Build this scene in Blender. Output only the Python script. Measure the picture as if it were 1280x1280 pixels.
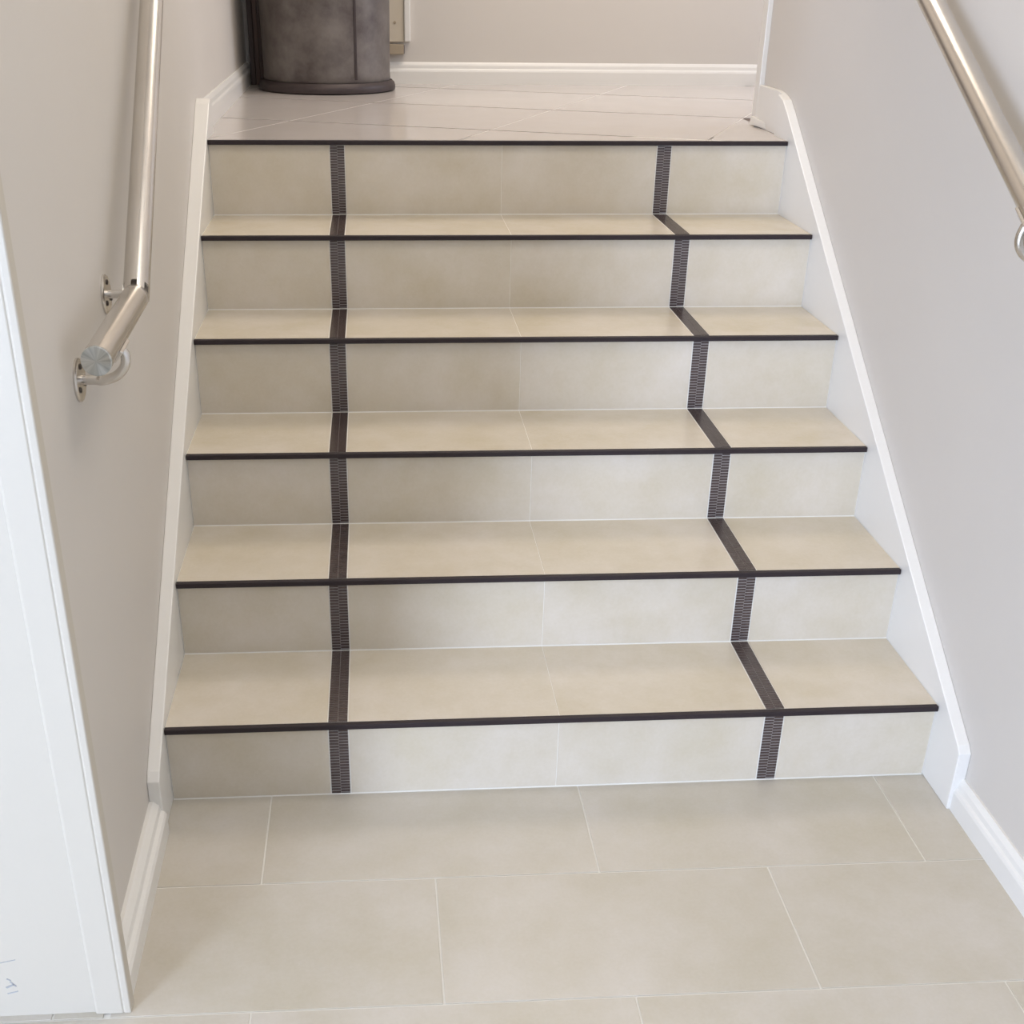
import bpy, bmesh, math, random
from mathutils import Vector, Matrix
random.seed(7)
for o in list(bpy.data.objects):
    bpy.data.objects.remove(o, do_unlink=True)
scene = bpy.context.scene
COL = scene.collection

# ------------------------------------------------------------------ camera
cam_d = bpy.data.cameras.new('camera'); cam = bpy.data.objects.new('camera', cam_d); COL.objects.link(cam)
cam.location = (-0.3244, -1.9620, 1.4274)
cam.rotation_euler = (1.0816, -0.0111, -0.0732)
cam_d.sensor_width = 36.0; cam_d.lens = 1529.9 * 36.0 / 1280.0
cam_d.shift_x = 0.0384; cam_d.shift_y = 0.1044
cam_d.clip_start = 0.02; cam_d.clip_end = 60
scene.camera = cam

# ------------------------------------------------------------------ world, lights, exposure
w = bpy.data.worlds.new('sky'); scene.world = w; w.use_nodes = True
bg = w.node_tree.nodes['Background']; bg.inputs[0].default_value = (0.86, 0.93, 1.0, 1); bg.inputs[1].default_value = 0.6
def area(name, loc, target, sx, sy, power, col, spread=180):
    d = bpy.data.lights.new(name, 'AREA'); d.shape = 'RECTANGLE'; d.size = sx; d.size_y = sy
    d.energy = power; d.color = col; d.spread = math.radians(spread)
    o = bpy.data.objects.new(name, d); COL.objects.link(o); o.location = loc
    o.rotation_euler = (Vector(target) - Vector(loc)).to_track_quat('-Z', 'Y').to_euler()
    return o
area('daylight_at_window', (-4.75, -6.95, 1.25), (0.0, 0.3, 1.0), 1.8, 2.2, 530, (0.80, 0.965, 1.32))
area('landing_side_fill', (2.52, 2.45, 2.05), (0.0, 2.45, 1.6), 1.0, 1.3, 24, (0.88, 0.99, 1.24))  # unseen cool fill added from the right to brighten back wall and landing
area('landing_ceiling_light', (0.40, 2.20, 3.44), (0.40, 2.20, 0.0), 1.0, 1.0, 27, (1.0, 0.88, 0.75))
area('hall_ceiling_light', (0.35, -0.2, 3.44), (0.35, -0.2, 0.0), 0.9, 0.9, 23, (1.0, 0.93, 0.83))
vs = scene.view_settings
vs.view_transform = 'Standard'; vs.look = 'None'; vs.gamma = 1.0; vs.use_curve_mapping = False
vs.exposure = 0.04

# ------------------------------------------------------------------ materials
def new_mat(name):
    m = bpy.data.materials.new(name); m.use_nodes = True
    return m, m.node_tree, m.node_tree.nodes['Principled BSDF']
def noise_mat(name, c1, c2, scale=4.0, rough=0.5, metal=0.0, detail=5.0, bump=0.0, bscale=200.0, spec=0.5, per_object=0.0, stretch=(1, 1, 1), rvar=0.0, grain=0.0):
    m, nt, b = new_mat(name)
    tc = nt.nodes.new('ShaderNodeTexCoord'); mp = nt.nodes.new('ShaderNodeMapping'); mp.inputs['Scale'].default_value = stretch
    nt.links.new(tc.outputs['Object'], mp.inputs['Vector'])
    vec = mp.outputs['Vector']
    if per_object:
        oi = nt.nodes.new('ShaderNodeObjectInfo'); ad = nt.nodes.new('ShaderNodeVectorMath'); ad.operation = 'MULTIPLY_ADD'
        ad.inputs[1].default_value = (1, 1, 1); nt.links.new(vec, ad.inputs[0])
        sc = nt.nodes.new('ShaderNodeMath'); sc.operation = 'MULTIPLY'; sc.inputs[1].default_value = 40.0
        nt.links.new(oi.outputs['Random'], sc.inputs[0]); nt.links.new(sc.outputs[0], ad.inputs[2]); vec = ad.outputs[0]
    n = nt.nodes.new('ShaderNodeTexNoise'); n.inputs['Scale'].default_value = scale; n.inputs['Detail'].default_value = detail
    n.inputs['Roughness'].default_value = 0.62
    nt.links.new(vec, n.inputs['Vector'])
    r = nt.nodes.new('ShaderNodeValToRGB'); r.color_ramp.elements[0].position = 0.22; r.color_ramp.elements[1].position = 0.78
    r.color_ramp.elements[0].color = (*c1, 1); r.color_ramp.elements[1].color = (*c2, 1)
    fac = n.outputs['Fac']
    if grain:                                  # fine speckle on top of the cloudy mottling
        n3 = nt.nodes.new('ShaderNodeTexNoise'); n3.inputs['Scale'].default_value = 160; n3.inputs['Detail'].default_value = 4
        nt.links.new(vec, n3.inputs['Vector'])
        mm = nt.nodes.new('ShaderNodeMix'); mm.data_type = 'FLOAT'; mm.inputs['Factor'].default_value = grain
        nt.links.new(fac, mm.inputs['A']); nt.links.new(n3.outputs['Fac'], mm.inputs['B']); fac = mm.outputs['Result']
    nt.links.new(fac, r.inputs['Fac']); nt.links.new(r.outputs['Color'], b.inputs['Base Color'])
    b.inputs['Roughness'].default_value = rough; b.inputs['Metallic'].default_value = metal
    b.inputs['Specular IOR Level'].default_value = spec
    if rvar:
        mr = nt.nodes.new('ShaderNodeMapRange'); mr.inputs['To Min'].default_value = rough - rvar; mr.inputs['To Max'].default_value = rough + rvar
        nt.links.new(n.outputs['Fac'], mr.inputs['Value']); nt.links.new(mr.outputs['Result'], b.inputs['Roughness'])
    if bump:
        n2 = nt.nodes.new('ShaderNodeTexNoise'); n2.inputs['Scale'].default_value = bscale; n2.inputs['Detail'].default_value = 3
        nt.links.new(vec, n2.inputs['Vector'])
        bp = nt.nodes.new('ShaderNodeBump'); bp.inputs['Strength'].default_value = bump; bp.inputs['Distance'].default_value = 0.001
        nt.links.new(n2.outputs['Fac'], bp.inputs['Height']); nt.links.new(bp.outputs['Normal'], b.inputs['Normal'])
    return m
M = {}
M['wall'] = noise_mat('wall_paint', (0.605, 0.563, 0.508), (0.630, 0.588, 0.533), 1.2, 0.55, bump=0.10, bscale=260)
M['ceiling'] = noise_mat('ceiling_paint', (0.78, 0.77, 0.75), (0.81, 0.80, 0.78), 1.2, 0.8)
M['white'] = noise_mat('white_gloss_paint', (0.75, 0.725, 0.675), (0.78, 0.755, 0.705), 3.0, 0.32, bump=0.05, bscale=90)
M['white_wall'] = noise_mat('white_wall_paint', (0.545, 0.497, 0.415), (0.565, 0.517, 0.435), 1.5, 0.5)
M['tile'] = noise_mat('stone_look_tile', (0.545, 0.472, 0.335), (0.695, 0.633, 0.552), 6.0, 0.27, detail=12, grain=.16, bump=0.03, bscale=120, per_object=1)
M['floor_tile'] = noise_mat('floor_stone_tile', (0.470, 0.420, 0.315), (0.605, 0.560, 0.502), 5.0, 0.38, detail=12, grain=.14, bump=0.03, bscale=120, per_object=1)
M['landing_tile'] = noise_mat('landing_tile', (0.55, 0.50, 0.46), (0.60, 0.55, 0.51), 4.0, 0.16, per_object=1)
M['grout'] = noise_mat('light_grout', (0.73, 0.70, 0.63), (0.78, 0.75, 0.68), 30, 0.8)
M['pale_grout'] = noise_mat('pale_landing_grout', (0.66, 0.61, 0.56), (0.70, 0.65, 0.60), 30, 0.6)
M['dark_grout'] = noise_mat('brown_grout', (0.10, 0.07, 0.055), (0.14, 0.10, 0.08), 30, 0.8)
M['nosing'] = noise_mat('black_nosing', (0.026, 0.018, 0.020), (0.034, 0.025, 0.026), 20, 0.5, spec=0.25)
M['bar'] = noise_mat('dark_mosaic_bar', (0.050, 0.033, 0.030), (0.080, 0.056, 0.050), 60, 0.26, spec=0.6)
M['bar_grout'] = noise_mat('grey_mosaic_grout', (0.30, 0.27, 0.25), (0.36, 0.33, 0.31), 40, 0.7)
M['steel'] = noise_mat('brushed_stainless_steel', (0.60, 0.57, 0.53), (0.68, 0.65, 0.61), 8, 0.26, metal=1.0, stretch=(1, 1, 1))
M['dark_steel'] = noise_mat('dark_joint_gap', (0.05, 0.04, 0.035), (0.08, 0.065, 0.055), 20, 0.5, metal=0.6)
M['bin'] = noise_mat('dark_weathered_bin_metal', (0.040, 0.026, 0.026), (0.230, 0.205, 0.185), 8, 0.48, metal=0.3, detail=10, bump=0.15, bscale=150, rvar=0.1)
M['bin_dark'] = noise_mat('dark_brown_bin_rim', (0.030, 0.020, 0.020), (0.060, 0.042, 0.040), 14, 0.5, metal=0.2)
M['brown_wood'] = noise_mat('dark_brown_wood', (0.040, 0.024, 0.020), (0.085, 0.050, 0.040), 6, 0.45, stretch=(8, 8, 0.6))
M['brown_light'] = noise_mat('mid_brown_wood', (0.11, 0.065, 0.05), (0.16, 0.10, 0.08), 6, 0.5, stretch=(8, 8, 0.6))
M['cream'] = noise_mat('cream_panel', (0.60, 0.53, 0.42), (0.64, 0.57, 0.46), 3, 0.5)
M['beige'] = noise_mat('beige_plastic', (0.36, 0.29, 0.20), (0.42, 0.34, 0.24), 8, 0.5)
M['scuff'] = noise_mat('grey_scuff_marks', (0.26, 0.26, 0.26), (0.46, 0.46, 0.46), 60, 0.7)
M['concrete'] = noise_mat('step_core', (0.73, 0.70, 0.63), (0.78, 0.75, 0.68), 20, 0.8)
# turned end cap: anisotropic steel, highlight fan painted into the base colour as sectors
def cap_mat():
    m, nt, b = new_mat('turned_steel_cap')
    b.inputs['Base Color'].default_value = (0.62, 0.64, 0.64, 1); b.inputs['Metallic'].default_value = 1.0; b.inputs['Roughness'].default_value = 0.34
    b.inputs['Anisotropic'].default_value = 0.85
    t = nt.nodes.new('ShaderNodeTangent'); t.direction_type = 'RADIAL'; t.axis = 'Z'
    nt.links.new(t.outputs[0], b.inputs['Tangent'])
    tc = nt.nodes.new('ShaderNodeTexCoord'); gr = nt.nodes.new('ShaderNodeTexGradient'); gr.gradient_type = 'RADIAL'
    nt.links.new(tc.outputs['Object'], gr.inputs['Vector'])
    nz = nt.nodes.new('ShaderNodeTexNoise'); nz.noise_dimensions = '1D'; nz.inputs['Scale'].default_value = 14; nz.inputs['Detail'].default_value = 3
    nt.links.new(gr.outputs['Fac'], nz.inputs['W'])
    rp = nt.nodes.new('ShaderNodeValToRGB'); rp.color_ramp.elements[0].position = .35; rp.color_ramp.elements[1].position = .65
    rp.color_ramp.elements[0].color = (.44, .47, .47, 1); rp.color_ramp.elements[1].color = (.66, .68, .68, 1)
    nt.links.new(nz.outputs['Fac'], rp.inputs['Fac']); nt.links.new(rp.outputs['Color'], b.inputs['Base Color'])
    return m
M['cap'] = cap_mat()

# ------------------------------------------------------------------ helpers
def tag(o, label=None, cat=None, group=None, kind=None):
    if label: o['label'] = label
    if cat: o['category'] = cat
    if group: o['group'] = group
    if kind: o['kind'] = kind
    return o
def link(name, bm, mats, parent=None, smooth=False, bevel=0.0, segs=2):
    me = bpy.data.meshes.new(name)
    bmesh.ops.recalc_face_normals(bm, faces=bm.faces[:])
    bm.to_mesh(me); bm.free()
    for k in (mats if isinstance(mats, (list, tuple)) else [mats]):
        me.materials.append(M[k])
    if smooth:
        for p in me.polygons: p.use_smooth = True
        try: me.set_sharp_from_angle(angle=math.radians(40))
        except Exception: pass
    o = bpy.data.objects.new(name, me); COL.objects.link(o)
    if parent is not None: o.parent = parent
    if bevel:
        md = o.modifiers.new('edge', 'BEVEL'); md.width = bevel; md.segments = segs; md.limit_method = 'ANGLE'
    return o
def empty(name, loc=(0, 0, 0)):
    o = bpy.data.objects.new(name, None); o.empty_display_size = 0.1; COL.objects.link(o); o.location = loc
    return o
def add_hexa(bm, P, mi=0):
    """P: 8 corners, bottom ring 0-3 then top ring 4-7"""
    v = [bm.verts.new(p) for p in P]
    for f in ((0, 1, 2, 3), (4, 5, 6, 7), (0, 1, 5, 4), (1, 2, 6, 5), (2, 3, 7, 6), (3, 0, 4, 7)):
        bm.faces.new([v[i] for i in f]).material_index = mi
def add_box(bm, x0, x1, y0, y1, z0, z1, mi=0):
    add_hexa(bm, [(x0, y0, z0), (x1, y0, z0), (x1, y1, z0), (x0, y1, z0), (x0, y0, z1), (x1, y0, z1), (x1, y1, z1), (x0, y1, z1)], mi)
def box(name, x0, x1, y0, y1, z0, z1, mat, parent=None, bevel=0.0):
    bm = bmesh.new(); add_box(bm, x0, x1, y0, y1, z0, z1); return link(name, bm, mat, parent, bevel=bevel)
def add_prism(bm, ringA, ringB, mi=0):
    a = [bm.verts.new(p) for p in ringA]; b = [bm.verts.new(p) for p in ringB]; n = len(a)
    bm.faces.new(a).material_index = mi; bm.faces.new(list(reversed(b))).material_index = mi
    for i in range(n): bm.faces.new((a[i], a[(i + 1) % n], b[(i + 1) % n], b[i])).material_index = mi
def add_tube(bm, pts, rad, n=24, mi=0, caps=True):
    """tube along a list of points, rad a number or a list"""
    pts = [Vector(p) for p in pts]; rs = rad if isinstance(rad, (list, tuple)) else [rad] * len(pts)
    rings = []; ref = None
    for i, p in enumerate(pts):
        if i == 0: t = pts[1] - p
        elif i == len(pts) - 1: t = p - pts[i - 1]
        else: t = (pts[i + 1] - p).normalized() + (p - pts[i - 1]).normalized()
        t.normalize()
        if ref is None: ref = Vector((0, 0, 1)) if abs(t.z) < 0.8 else Vector((0, 1, 0))
        u = t.cross(ref).normalized(); v = u.cross(t).normalized(); ref = v
        rings.append([bm.verts.new(p + rs[i] * (math.cos(2 * math.pi * k / n) * u + math.sin(2 * math.pi * k / n) * v)) for k in range(n)])
    for a, b in zip(rings, rings[1:]):
        for k in range(n): bm.faces.new((a[k], a[(k + 1) % n], b[(k + 1) % n], b[k])).material_index = mi
    if caps:
        bm.faces.new(list(reversed(rings[0]))).material_index = mi; bm.faces.new(rings[-1]).material_index = mi
def add_lathe(bm, prof, c, n=64, mi=0):
    """profile (r, z) turned about the vertical axis through c"""
    rings = []
    for r, z in prof:
        rings.append([bm.verts.new((c[0] + r * math.cos(2 * math.pi * k / n), c[1] + r * math.sin(2 * math.pi * k / n), c[2] + z)) for k in range(n)])
    for a, b in zip(rings, rings[1:]):
        for k in range(n): bm.faces.new((a[k], a[(k + 1) % n], b[(k + 1) % n], b[k])).material_index = mi
    bm.faces.new(list(reversed(rings[0]))).material_index = mi; bm.faces.new(rings[-1]).material_index = mi

# ------------------------------------------------------------------ measured layout (metres)
H = 0.7446                                   # half the width of the flight
Z = [0.0, 0.1653, 0.3324, 0.5005, 0.6770, 0.8546, 1.0373]
YL = [0.0002, 0.2777, 0.5553, 0.8213, 1.0885, 1.3600]
YR = [-0.0002, 0.2679, 0.5411, 0.8120, 1.0831, 1.3635]
OV = 0.0107                                  # nosing overhang
ZL = Z[6]                                    # landing level
YB = 3.075                                   # landing back wall
CZ = 3.5                                     # ceiling
XR = 0.7696                                  # right wall face
def xw(y): return -0.769 - 0.008 * y        # left wall face (slightly out of square)
YC = -0.548                                  # outside corner of the left wall
YE = 1.745                                   # end of the right wall on the landing

# ------------------------------------------------------------------ setting
def struct(o, label, cat): return tag(o, label, cat, kind='structure')
bm = bmesh.new()
add_prism(bm, [(xw(YC + .02), YC + .02, -0.1), (xw(YB + .1), YB + .1, -0.1), (xw(YB + .1) - .12, YB + .1, -0.1), (xw(YC) - .12, YC + .02, -0.1)],
              [(xw(YC + .02), YC + .02, CZ), (xw(YB + .1), YB + .1, CZ), (xw(YB + .1) - .12, YB + .1, CZ), (xw(YC) - .12, YC + .02, CZ)])
struct(link('wall_left', bm, 'wall'), 'greige painted wall carrying the handrail with the bent lower end', 'wall')
struct(box('wall_right', XR, XR + .12, -7.0, YE, -0.1, CZ, 'wall'), 'lilac-grey painted wall with the straight handrail beside the stairs', 'wall')
struct(box('wall_back', xw(YB) - .0, 2.6, YB, YB + .1, ZL - .1, CZ, 'wall'), 'beige painted wall behind the bin at the back of the landing', 'wall')
struct(box('wall_landing_side', XR + .12, 2.6, YE - .12, YE, ZL - .1, CZ, 'wall'), 'painted wall of the landing past the stairwell corner', 'wall')
struct(box('wall_landing_end', 2.6, 2.7, YE - .12, YB + .1, ZL - .1, CZ, 'wall'), 'painted end wall of the landing round the corner', 'wall')
bm = bmesh.new(); add_box(bm, -6.6, -.90, YC + .004, YC + .12, -0.1, CZ); add_box(bm, -.90, -.772, YC + .004, YC + .0195, -0.1, CZ)
wf = struct(link('wall_front', bm, 'white_wall'), 'bright white wall face at the outside corner below the handrail', 'wall')
struct(box('wall_hall_side', -6.7, -6.6, -7.1, YC + .12, -0.1, CZ, 'white_wall'), 'white side wall of the lower hall', 'wall')
bm = bmesh.new()                              # wall behind the viewpoint with a wide opening
add_box(bm, -6.6, XR + .12, -7.12, -7.0, 2.40, CZ)
add_box(bm, -6.6, -5.75, -7.12, -7.0, -0.1, 2.40); add_box(bm, -3.95, XR + .12, -7.12, -7.0, -0.1, 2.40)
struct(link('wall_entrance', bm, 'white_wall'), 'white wall of the lower hall with the glazed entrance opening', 'wall')
struct(box('ceiling', -6.7, 2.7, -7.12, YB + .1, CZ, CZ + .1, 'ceiling'), 'plain white ceiling over the stairwell', 'ceiling')

# lower floor: grout bed + 60 x 30 tiles in running bond
fl = struct(box('floor', -6.6, XR, -7.0, 0.02, -0.1, -0.0015, 'grout'), 'pale stone-look rectangular tiles with white joints at the foot of the stairs', 'floor')
SK = -0.0068
def floor_tile(x0, x1, y0, y1):
    g = 0.0016
    x0 += g; x1 -= g; y0 += g; y1 -= g
    if x1 - x0 < .015 or y1 - y0 < .015: return
    s = lambda x, y: (x, min(y + SK * x, 0.004))
    bm = bmesh.new()
    c = [s(x0, y0), s(x1, y0), s(x1, y1), s(x0, y1)]
    add_hexa(bm, [(*p, -0.008) for p in c] + [(*p, 0.0) for p in c])
    link('tile', bm, 'floor_tile', fl, bevel=0.0006, segs=1)
y_top = -0.2634
row_x = [-0.5565, -0.2502, 0.0511 - 0.6, -0.2502]
for r in range(-1, 12):
    y1 = y_top - 0.3 * r; y0 = y1 - 0.3
    xs0 = row_x[(r + 1) % 4] - 6 * 0.6
    for k in range(12):
        a = max(xs0 + .6 * k, -3.6); b = min(xs0 + .6 * (k + 1), XR)
        if r <= 0: a = max(a, xw(y0) + .0)    # beside the left wall only
        if b > a: floor_tile(a, b, max(y0, -4.0), min(y1, 0.004))
        if r == 0:
            a2, b2 = max(xs0 + .6 * k, -3.6), min(xs0 + .6 * (k + 1), -.772)
            if b2 - a2 > .02: floor_tile(a2, b2, y0, YC + .012)

# landing floor: 60 x 60 tiles laid askew, dark joints one way and light the other
fl2 = struct(box('floor_landing', xw(YB), 2.6, YL[5] + .06, YB, ZL - .1, ZL - .0015, 'dark_grout'), 'glossy cream tiles with brown joints laid askew on the landing', 'floor')
def clip_poly(poly, a, b, c):                 # keep a*x + b*y <= c
    out = []
    for i in range(len(poly)):
        p, q = poly[i], poly[(i + 1) % len(poly)]
        dp = a * p[0] + b * p[1] - c; dq = a * q[0] + b * q[1] - c
        if dp <= 0: out.append(p)
        if dp * dq < 0:
            t = dp / (dp - dq); out.append((p[0] + t * (q[0] - p[0]), p[1] + t * (q[1] - p[1])))
    return out
ang = math.radians(-20.5); ux, uy = math.cos(ang), math.sin(ang); vang = math.radians(66); vx, vy = math.cos(vang), math.sin(vang)
P0 = (-0.565, 1.793)
def landing_bounds(poly):
    for a, b, c in ((0, -1, -(YL[5] - OV + .013)), (0, 1, YB), (-1, -0.008, 0.769), (1, 0, 2.6)): 
        poly = clip_poly(poly, a, b, c) if len(poly) > 2 else []
    if poly and max(p[0] for p in poly) > XR and min(p[1] for p in poly) < YE:   # right of the stairwell only beyond the wall end
        cx = sum(p[0] for p in poly) / len(poly); cy = sum(p[1] for p in poly) / len(poly)
        if cy < YE - .12: poly = clip_poly(poly, 1, 0, XR)
    return poly
def add_poly_slab(bm, poly, z0, z1):
    add_prism(bm, [(p[0], p[1], z0) for p in poly], [(p[0], p[1], z1) for p in poly])
for i in range(-4, 7):
    for j in range(-3, 5):
        def q(s, t): return (P0[0] + .59 * (s * ux + t * vx), P0[1] + .59 * (s * uy + t * vy))
        g, gd = 0.0026, 0.0095
        poly = landing_bounds([q(i + g, j + gd), q(i + 1 - g, j + gd), q(i + 1 - g, j + 1 - gd), q(i + g, j + 1 - gd)])
        if len(poly) > 2:
            bm = bmesh.new(); add_poly_slab(bm, poly, ZL - .012, ZL); link('tile', bm, 'landing_tile', fl2)
        poly = landing_bounds([q(i - g, j + gd), q(i + g, j + gd), q(i + g, j + 1 - gd), q(i - g, j + 1 - gd)])
        if len(poly) > 2:
            bm = bmesh.new(); add_poly_slab(bm, poly, ZL - .012, ZL - .0004); link('grout_line', bm, 'pale_grout', fl2)

# baseboards: moulded profile (offset from wall, height)
PROF = [(0, 0), (.018, 0), (.018, .040), (.016, .046), (.012, .050), (.0105, .060), (.007, .066), (.004, .070), (0, .070)]
def baseboard(name, pa, pb, nrm, z0, label, hs=1.0, ds=1.0):
    bm = bmesh.new()
    ring = lambda p: [(p[0] + nrm[0] * d * ds, p[1] + nrm[1] * d * ds, z0 + h * hs) for d, h in PROF]
    add_prism(bm, ring(pa), ring(pb))
    return struct(link(name, bm, 'white'), label, 'baseboard')
baseboard('baseboard_left', (xw(YC + .02), YC + .02), (xw(-.10), -.10), (1, 0), 0, 'white moulded baseboard below the bent handrail at floor level', 1.0, 1.65)
baseboard('baseboard_right', (XR, -7.0), (XR, -.118), (-1, 0), 0, 'bright white baseboard at the foot of the lilac-grey wall', 1.0)
baseboard('baseboard_landing', (xw(1.505), 1.505), (xw(YB), YB), (1, 0), ZL, 'white baseboard on the landing running up to the bin', 1.03)
baseboard('baseboard_back', (xw(YB) + .02, YB), (2.6, YB), (0, -1), ZL, 'white baseboard along the back wall of the landing', 1.06)

# skirt boards following the flight
def sl(y, e): return 0.1653 + 0.641 * (y + 0.01) + e
def skirt(name, poly, x_in, xo, label):
    bm = bmesh.new()
    add_prism(bm, [(x_in, y, z) for y, z in poly], [(xo(y), y, z) for y, z in poly])
    return struct(link(name, bm, 'white', bevel=0.002), label, 'trim')
eL = 0.008
skirt('trim_1', [(-.10, 0), (-.10, sl(-.10, eL) - .004), (-.085, sl(-.085, eL)), (1.455, sl(1.455, eL)), (1.475, 1.122), (1.498, 1.122), (1.505, 1.112), (1.505, 0)],
      -H - .0005, lambda y: xw(y), 'white sloping skirt board of the stairs below the bent handrail')
eR = 0.035
top_r = [(1.40, sl(1.40, eR)), (1.445, sl(1.445, eR) - .004), (1.49, 1.1400)]
skirt('trim_2', [(-.118, 0), (-.118, sl(-.118, eR) - .004), (-.105, sl(-.105, eR))] + top_r + [(1.49, 0)],
      H + .0005, lambda y: XR, 'white sloping skirt board of the stairs against the lilac-grey wall')
bm = bmesh.new()
up_poly = [(1.4905, ZL), (1.4905, 1.1400), (1.515, 1.1432), (1.54, 1.1450), (YE - .035, 1.1450), (YE - .035, ZL)]
add_prism(bm, [(XR - .013, y, z) for y, z in up_poly], [(XR, y, z) for y, z in up_poly])
struct(link('trim_6', bm, 'white', bevel=.0015), 'short level white skirt board on the landing at the wall end', 'trim')
struct(box('trim_3', XR - .013, XR + .12, YE - .034, YE + .012, ZL, CZ, 'white', bevel=.002), 'white vertical casing at the wall end on the landing', 'trim')
bm = bmesh.new()
xi = XR - .0135
add_hexa(bm, [(.742, 1.722, ZL + .004), (.7555, 1.605, ZL + .004), (xi, 1.605, ZL + .004), (xi, 1.722, ZL + .004),
              (.746, 1.722, ZL + .024), (.7560, 1.612, ZL + .018), (xi, 1.612, ZL + .018), (xi, 1.722, ZL + .024)])
struct(link('trim_4', bm, 'white', bevel=.001), 'small loose white plinth piece at the foot of the wall end', 'trim')
# casing at the outside corner, next to the white wall face
bm = bmesh.new()
cp = [(-.7314, YC + .001), (-.7314, YC + .022), (-.771, YC + .022), (-.771, YC + .0042), (-.786, YC + .0042), (-.786, YC + .0008), (-.782, YC - .001), (-.745, YC - .0015), (-.743, YC + .0003), (-.741, YC - .0015), (-.733, YC - .0012)]
add_prism(bm, [(x, y, 0) for x, y in cp], [(x, y, CZ) for x, y in cp])
struct(link('trim_5', bm, 'white_wall', bevel=.0008, segs=1), 'white vertical casing on the outside corner by the white wall face', 'trim')
bm = bmesh.new()                              # small scuff marks low on the white wall
for (x0, z0, x1, z1, t) in ((-.912, .058, -.900, .064, .0016), (-.905, .070, -.897, .060, .0012), (-.912, .046, -.896, .050, .0010), (-.913, .108, -.890, .113, .0006), (-.909, .076, -.903, .072, .001)):
    dx, dz = x1 - x0, z1 - z0; l = math.hypot(dx, dz); nx, nz = -dz / l * t, dx / l * t
    r = [(x0 - nx, z0 - nz), (x1 - nx, z1 - nz), (x1 + nx, z1 + nz), (x0 + nx, z0 + nz)]
    add_prism(bm, [(x, YC + .0045, z) for x, z in r], [(x, YC + .0034, z) for x, z in r])
sc = link('scuff_mark', bm, 'scuff', wf); tag(sc, 'small dark scuff marks near the floor')

# ------------------------------------------------------------------ staircase
stair = empty('staircase', (0, 0, 0))
tag(stair, 'six-step tiled staircase with black nosings and two dark mosaic stripes', 'stairs')
SX0, SX1 = 0.403, 0.441                       # dark stripe, distance from the centre line
cuts = [-H, -SX1, -SX0, 0.0, SX0, SX1, H]
def yk(k, x):                                 # riser line of step k (1..6) at x
    t = (x + H) / (2 * H); return YL[k - 1] * (1 - t) + YR[k - 1] * t
G = 0.0011
def mosaic(bm, org, du, dv, dn, width, length, pitch):
    """two columns of staggered dark bars set in grey grout; du across, dv along, dn outward"""
    def pt(u, v, n): return org + du * u + dv * v + dn * n
    def blk(u0, u1, v0, v1, n0, n1, mi):
        add_hexa(bm, [pt(u0, v0, n0), pt(u1, v0, n0), pt(u1, v1, n0), pt(u0, v1, n0), pt(u0, v0, n1), pt(u1, v0, n1), pt(u1, v1, n1), pt(u0, v1, n1)], mi)
    blk(0, width, 0, length, -.006, 0.0003, 1)
    gap = pitch * 0.27
    for c in (0, 1):
        u0, u1 = (0.0, width / 2 - .0003) if c == 0 else (width / 2 + .0003, width)
        v = -pitch * 0.5 * c
        while v < length:
            a, b = max(v, 0), min(v + pitch - gap, length)
            if b - a > .0006: blk(u0, u1, a, b, 0.0, 0.0010, 0)
            v += pitch
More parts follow.
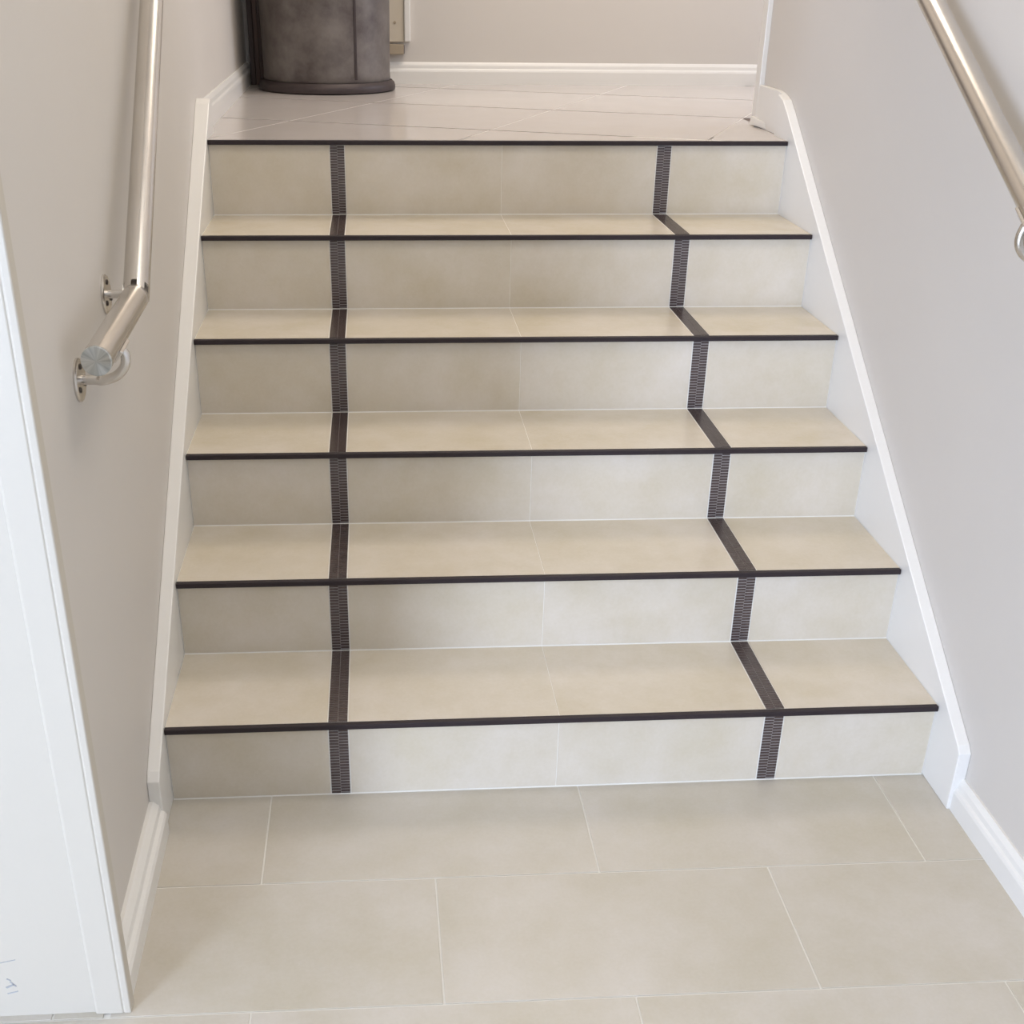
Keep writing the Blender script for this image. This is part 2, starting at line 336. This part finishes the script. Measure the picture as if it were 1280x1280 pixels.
for k in range(1, 7):
    z0, z1 = Z[k - 1], Z[k]
    last = (k == 6)
    def yb(x): return yk(k + 1, x) if not last else YL[5] + .07
    bm = bmesh.new()                          # core (joint colour shows between the tiles)
    zc = z1 - .0004
    add_hexa(bm, [(-H, yk(k, -H) + .0004, 0), (H, yk(k, H) + .0004, 0), (H, yb(H) + .02, 0), (-H, yb(-H) + .02, 0),
                  (-H, yk(k, -H) + .0004, zc), (H, yk(k, H) + .0004, zc), (H, yb(H) + .02, zc), (-H, yb(-H) + .02, zc)])
    core = link('step', bm, 'concrete', stair)
    for i in range(6):
        a, b = cuts[i], cuts[i + 1]
        g0 = (.0004 if i == 3 else G) if i > 0 else .001; g1 = (.0004 if i == 2 else G) if i < 5 else .001
        xa, xb = a + g0, b - g1
        if i in (1, 4):                       # dark mosaic stripes
            ya = yk(k, (xa + xb) / 2)
            bm = bmesh.new(); mosaic(bm, Vector((xa, ya, z0 + .0026)), Vector((1, 0, 0)), Vector((0, 0, 1)), Vector((0, -1, 0)), xb - xa, (z1 - .0125) - (z0 + .0026), 0.0066)
            link('riser_stripe', bm, ['bar', 'bar_grout'], core)
            if not last:
                y0s = ya - OV + .0125; L = yk(k + 1, (xa + xb) / 2) - .0022 - y0s
                bm = bmesh.new(); mosaic(bm, Vector((xa, y0s, z1)), Vector((1, 0, 0)), Vector((0, 1, 0)), Vector((0, 0, 1)), xb - xa, L, 0.0066)
                link('tread_stripe', bm, ['bar', 'bar_grout'], core)
            continue
        bm = bmesh.new()
        zb, zt = z0 + .0018, z1 - .0118
        add_hexa(bm, [(xa, yk(k, xa), zb), (xb, yk(k, xb), zb), (xb, yk(k, xb) + .006, zb), (xa, yk(k, xa) + .006, zb),
                      (xa, yk(k, xa), zt), (xb, yk(k, xb), zt), (xb, yk(k, xb) + .006, zt), (xa, yk(k, xa) + .006, zt)])
        link('riser_tile', bm, 'tile', core, bevel=.0005, segs=1)
        if not last:
            f = lambda x: yk(k, x) - OV + .0118
            e = lambda x: yk(k + 1, x) - .0016
            bm = bmesh.new()
            add_hexa(bm, [(xa, f(xa), z1 - .008), (xb, f(xb), z1 - .008), (xb, e(xb), z1 - .008), (xa, e(xa), z1 - .008),
                          (xa, f(xa), z1), (xb, f(xb), z1), (xb, e(xb), z1), (xa, e(xa), z1)])
            link('tread_tile', bm, 'tile', core, bevel=.0005, segs=1)
    bm = bmesh.new()                          # white joint in the inner corner below the riser
    j = .0016
    add_prism(bm, [(-H, yk(k, -H) + d, z0 + h) for d, h in ((-j, -.001), (.003, -.001), (.003, j), (-.0002, j), (-j, .0002))], [(H, yk(k, H) + d, z0 + h) for d, h in ((-j, -.001), (.003, -.001), (.003, j), (-.0002, j), (-j, .0002))])
    link('grout_line', bm, 'grout', core)
    bm = bmesh.new()                          # black nosing profile with a softened front edge
    prof = [(.011, -.0105), (.0006, -.0105), (0, -.0098), (0, -.0012), (.0012, .0002), (.011, .0002)]
    xa, xb = -H + .0005, H - .0015
    add_prism(bm, [(xa, yk(k, xa) - OV + d, z1 + h) for d, h in prof], [(xb, yk(k, xb) - OV + d, z1 + h) for d, h in prof])
    tag(link('nosing', bm, 'nosing', core), 'black nosing strip along the step edge')

# ------------------------------------------------------------------ handrails
def fan(c, axis, r, n=40):
    """flat disc facing axis"""
    return
def rosette(parent, x, y, z, sgn, r=0.032):
    bm = bmesh.new()
    add_tube(bm, [(x, y, z), (x + sgn * .003, y, z), (x + sgn * .005, y, z), (x + sgn * .0055, y, z)], [r, r, r - .002, r - .005], 40)
    ro = link('wall_plate', bm, 'steel', parent, smooth=True)
    for a in (90, 210, 330):
        yy, zz = y + .020 * math.cos(math.radians(a)), z + .020 * math.sin(math.radians(a))
        bm = bmesh.new(); add_tube(bm, [(x + sgn * .005, yy, zz), (x + sgn * .0072, yy, zz), (x + sgn * .0078, yy, zz)], [.0042, .0042, .0030], 14)
        link('screw', bm, 'dark_steel', ro, smooth=True)
    return ro
def curve_pts(ctrl, n=10):
    """smooth Catmull-Rom through the control points"""
    P = [Vector(c) for c in ctrl]; P = [2 * P[0] - P[1]] + P + [2 * P[-1] - P[-2]]; out = []
    for i in range(1, len(P) - 2):
        for s in range(n):
            t = s / n
            out.append(.5 * ((2 * P[i]) + (-P[i - 1] + P[i + 1]) * t + (2 * P[i - 1] - 5 * P[i] + 4 * P[i + 1] - P[i + 2]) * t * t + (-P[i - 1] + 3 * P[i] - 3 * P[i + 1] + P[i + 2]) * t ** 3))
    out.append(P[-2]); return out
RR = 0.0212
def saddle_bracket(parent, xwall, y, zr, xr, sgn, drop=0.062, along=(0, 1, 0)):
    """wall plate, bent arm and saddle under a rail whose axis passes (xr, y, zr)"""
    za = zr - drop
    rosette(parent, xwall, y, za, sgn)
    bm = bmesh.new()
    pts = [(xwall + sgn * .004, y, za), (xwall + sgn * .024, y, za)] 
    rd = .0072
    pts += curve_pts([(xwall + sgn * .026, y, za), (xr - sgn * .014, y, za - .001), (xr + sgn * .006, y, za + .006), (xr + sgn * .019, y, za + .020), (xr + sgn * .022, y, za + .036), (xr + sgn * .0175, y, zr - RR * .62)], 7)
    add_tube(bm, pts, rd, 18); link('bracket_arm', bm, 'steel', parent, smooth=True)
    d = Vector(along).normalized(); ca = math.radians(-38); rdir = Vector((sgn * math.cos(ca), 0, math.sin(ca)))
    nrm = (rdir - d * rdir.dot(d)).normalized(); s = d.cross(nrm).normalized(); c = Vector((xr, y, zr)) + nrm * (RR + .0012)
    bm = bmesh.new()
    def q(a, b, n): return c + d * a + s * b + nrm * n
    add_hexa(bm, [q(-.030, -.010, -.003), q(.030, -.010, -.003), q(.030, .010, -.003), q(-.030, .010, -.003), q(-.030, -.010, .002), q(.030, -.010, .002), q(.030, .010, .002), q(-.030, .010, .002)])
    link('saddle', bm, 'steel', parent, bevel=.001)

# handrail with the bent lower end
hr = empty('handrail', (xw(0), 0.0, 0.97))
tag(hr, 'brushed steel handrail with bent level lower end and round cap', 'handrail', 'stair handrails')
inv = Matrix.Translation(-Vector(hr.location))
def put(parent):
    for ch in COL.objects:
        if ch.parent == parent and 'placed' not in ch:
            ch.matrix_parent_inverse = Matrix.Translation(-parent.location); ch['placed'] = 1
A = Vector((-.717, 0.0677, 0.9514)); Bt = Vector((-.734, 0.6330, 1.3668)); E0 = Vector((-.717, -0.2675, 0.9403))
du = (Bt - A).normalized(); dl = (E0 - A).normalized()
top = A + du * 1.55
bm = bmesh.new(); add_tube(bm, [A + du * .017, A + du * .0175, top], [RR - .0008, RR, RR], 40); link('upper_tube', bm, 'steel', hr, smooth=True)
bm = bmesh.new(); add_tube(bm, [A + dl * .016, A + dl * .0165, E0 - dl * .004], [RR - .0008, RR, RR], 40); link('lower_tube', bm, 'steel', hr, smooth=True)
bm = bmesh.new(); add_tube(bm, [A + du * .022, A + du * .002, A, A + dl * .002, A + dl * .018], [RR - .004] * 5, 32); link('elbow_joint', bm, 'dark_steel', hr, smooth=True)
bm = bmesh.new()                                                  # ring and lugs of the elbow
ax = du; side = Vector((1, 0, 0)); up = side.cross(ax).normalized()
for a in range(0, 360, 60):
    a0, a1 = math.radians(a - 17), math.radians(a + 17)
    ring = []
    for rr in (RR - .005, RR + .0002):
        for t in [a0 + (a1 - a0) * i / 4 for i in range(5)] if rr < RR - .002 else [a1 - (a1 - a0) * i / 4 for i in range(5)]:
            ring.append((side * math.cos(t) + up * math.sin(t)) * rr)
    add_prism(bm, [A + du * -.006 + r for r in ring], [A + du * .020 + r for r in ring])
link('elbow_lugs', bm, 'steel', hr, smooth=True)
bm = bmesh.new(); add_tube(bm, [A + dl * .005, A + dl * .007, A + dl * .0195, A + dl * .0205], [RR - .001, RR + .0003, RR + .0003, RR - .001], 40); link('collar', bm, 'steel', hr, smooth=True)
# end cap: disc built around its own axis so that the sheen and its painted sectors run round it
bm = bmesh.new()
add_tube(bm, [(0, 0, -.006), (0, 0, -.0008), (0, 0, 0)], [RR, RR, RR - .0008], 48)
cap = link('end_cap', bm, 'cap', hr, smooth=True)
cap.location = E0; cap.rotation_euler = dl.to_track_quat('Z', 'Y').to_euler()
tag(cap, 'round turned steel end cap')
bm = bmesh.new(); add_tube(bm, [top, top + du * .0012, top + du * .002], [RR, RR, RR - .001], 40); link('top_cap', bm, 'steel', hr, smooth=True)
# straight bracket at the bend
yb_, zb_ = 0.0826, 0.9508
rosette(hr, xw(yb_), yb_, zb_, 1)
bm = bmesh.new(); add_tube(bm, [(xw(yb_) + .004, yb_, zb_), (A.x - .014, yb_, zb_ + .001)], .0066, 18); link('bracket_arm', bm, 'steel', hr, smooth=True)
# bent bracket below the level end
ys = -0.1770; s = (ys - A.y) / dl.y
saddle_bracket(hr, xw(ys), ys, (A + dl * s).z, (A + dl * s).x, 1, drop=(A + dl * s).z - 0.8871, along=dl)
s = 1.15; Pm = A + du * s
saddle_bracket(hr, xw(Pm.y), Pm.y, Pm.z, Pm.x, 1, drop=.062, along=du)
put(hr)

# straight handrail on the other wall
h2 = empty('handrail', (XR, 0.0, 1.13))
tag(h2, 'straight brushed steel handrail sloping up the lilac-grey wall', 'handrail', 'stair handrails')
C0 = Vector((.690, -.016, 1.131)); C1 = Vector((.7055, .5040, 1.3834)); d2 = (C1 - C0).normalized()
lo, hi = C0 - d2 * .30, C0 + d2 * 1.35
bm = bmesh.new(); add_tube(bm, [lo, hi], RR, 40); link('tube', bm, 'steel', h2, smooth=True)
for p, s in ((lo, -1), (hi, 1)):
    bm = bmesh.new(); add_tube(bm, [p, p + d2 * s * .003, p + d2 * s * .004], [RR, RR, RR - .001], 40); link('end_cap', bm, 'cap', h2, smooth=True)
for s in (-.073, 1.10):
    Pm = C0 + d2 * s
    saddle_bracket(h2, XR, Pm.y, Pm.z, Pm.x, -1, drop=.066, along=d2)
put(h2)

# ------------------------------------------------------------------ bin in the landing corner
BX, BY, BR = -0.4890, 2.812, 0.222
bn = empty('waste_bin', (BX, BY, ZL))
tag(bn, 'tall dark weathered metal bin standing in the landing corner', 'bin')
bm = bmesh.new(); add_lathe(bm, [(.225, 0), (.240, .004), (.241, .016), (.238, .026), (.229, .034), (.224, .034)], (0, 0, 0), 72); link('base_rim', bm, 'bin_dark', bn, smooth=True)
bm = bmesh.new(); add_lathe(bm, [(.218, .030), (.224, .040), (.2225, .060), (.2265, .40), (.2275, .66), (.2275, .68)], (0, 0, 0), 72); link('body', bm, 'bin', bn, smooth=True)
bm = bmesh.new(); add_lathe(bm, [(.226, .672), (.234, .676), (.236, .690), (.234, .704), (.226, .708)], (0, 0, 0), 72); link('top_rim', bm, 'bin_dark', bn, smooth=True)
bm = bmesh.new(); add_lathe(bm, [(.226, .706), (.215, .735), (.175, .770), (.110, .792), (.060, .797), (.02, .798)], (0, 0, 0), 72); link('lid', bm, 'bin_dark', bn, smooth=True)
bm = bmesh.new()
a = math.radians(-62)
rad = Vector((math.cos(a), math.sin(a), 0)); tn = Vector((-math.sin(a), math.cos(a), 0))
z_, r_ = [.045, .20, .40, .665], [.2225, .2240, .2262, .2272]
for i in range(3):
    p = lambda j, t, n: rad * (r_[j] + n) + tn * t + Vector((0, 0, z_[j]))
    add_hexa(bm, [p(i, -.0045, -.003), p(i, .0045, -.003), p(i, .0045, .0016), p(i, -.0045, .0016), p(i + 1, -.0045, -.003), p(i + 1, .0045, -.003), p(i + 1, .0045, .0016), p(i + 1, -.0045, .0016)])
link('seam', bm, 'bin_dark', bn)

# dark upright board in the corner beside the bin
bd = empty('wooden_board', (-.752, 2.975, ZL)); tag(bd, 'narrow dark brown upright board squeezed between bin and wall corner', 'board')
bm = bmesh.new(); add_box(bm, -.020, -.001, -.012, .012, 0, .95); link('dark_edge', bm, 'brown_wood', bd, bevel=.003)
bm = bmesh.new(); add_box(bm, -.001, .013, -.006, .012, 0.002, .948); link('middle_strip', bm, 'brown_light', bd, bevel=.001)
bm = bmesh.new(); add_box(bm, .013, .028, -.012, .012, 0, .95); link('dark_edge', bm, 'brown_wood', bd, bevel=.003)

# cream panel and small box on the back wall beside the bin
pn = empty('wall_panel', (-.36, YB, 1.18)); tag(pn, 'cream panel with raised white edge on the wall behind the bin', 'panel')
bm = bmesh.new(); add_box(bm, -.18, .152, -.012, 0, 0, .72); link('sheet', bm, 'cream', pn, bevel=.001)
bm = bmesh.new(); add_box(bm, .152, .175, -.022, 0, .0, .72); link('edge_strip', bm, 'white', pn, bevel=.004)
bm = bmesh.new(); add_tube(bm, [(.118, -.011, .065), (.118, -.014, .065), (.118, -.0145, .065)], [.005, .005, .004], 14); link('screw', bm, 'beige', pn, smooth=True)
sb = empty('junction_box', (-.2535, YB, 1.139)); tag(sb, 'small beige box on the wall under the cream panel', 'box')
bm = bmesh.new(); add_box(bm, -.045, .043, -.030, 0, 0, .033); link('case', bm, 'beige', sb, bevel=.002)
bm = bmesh.new(); add_box(bm, .043, .0455, -.028, -.002, .002, .031); link('side_plate', bm, 'bin_dark', sb)
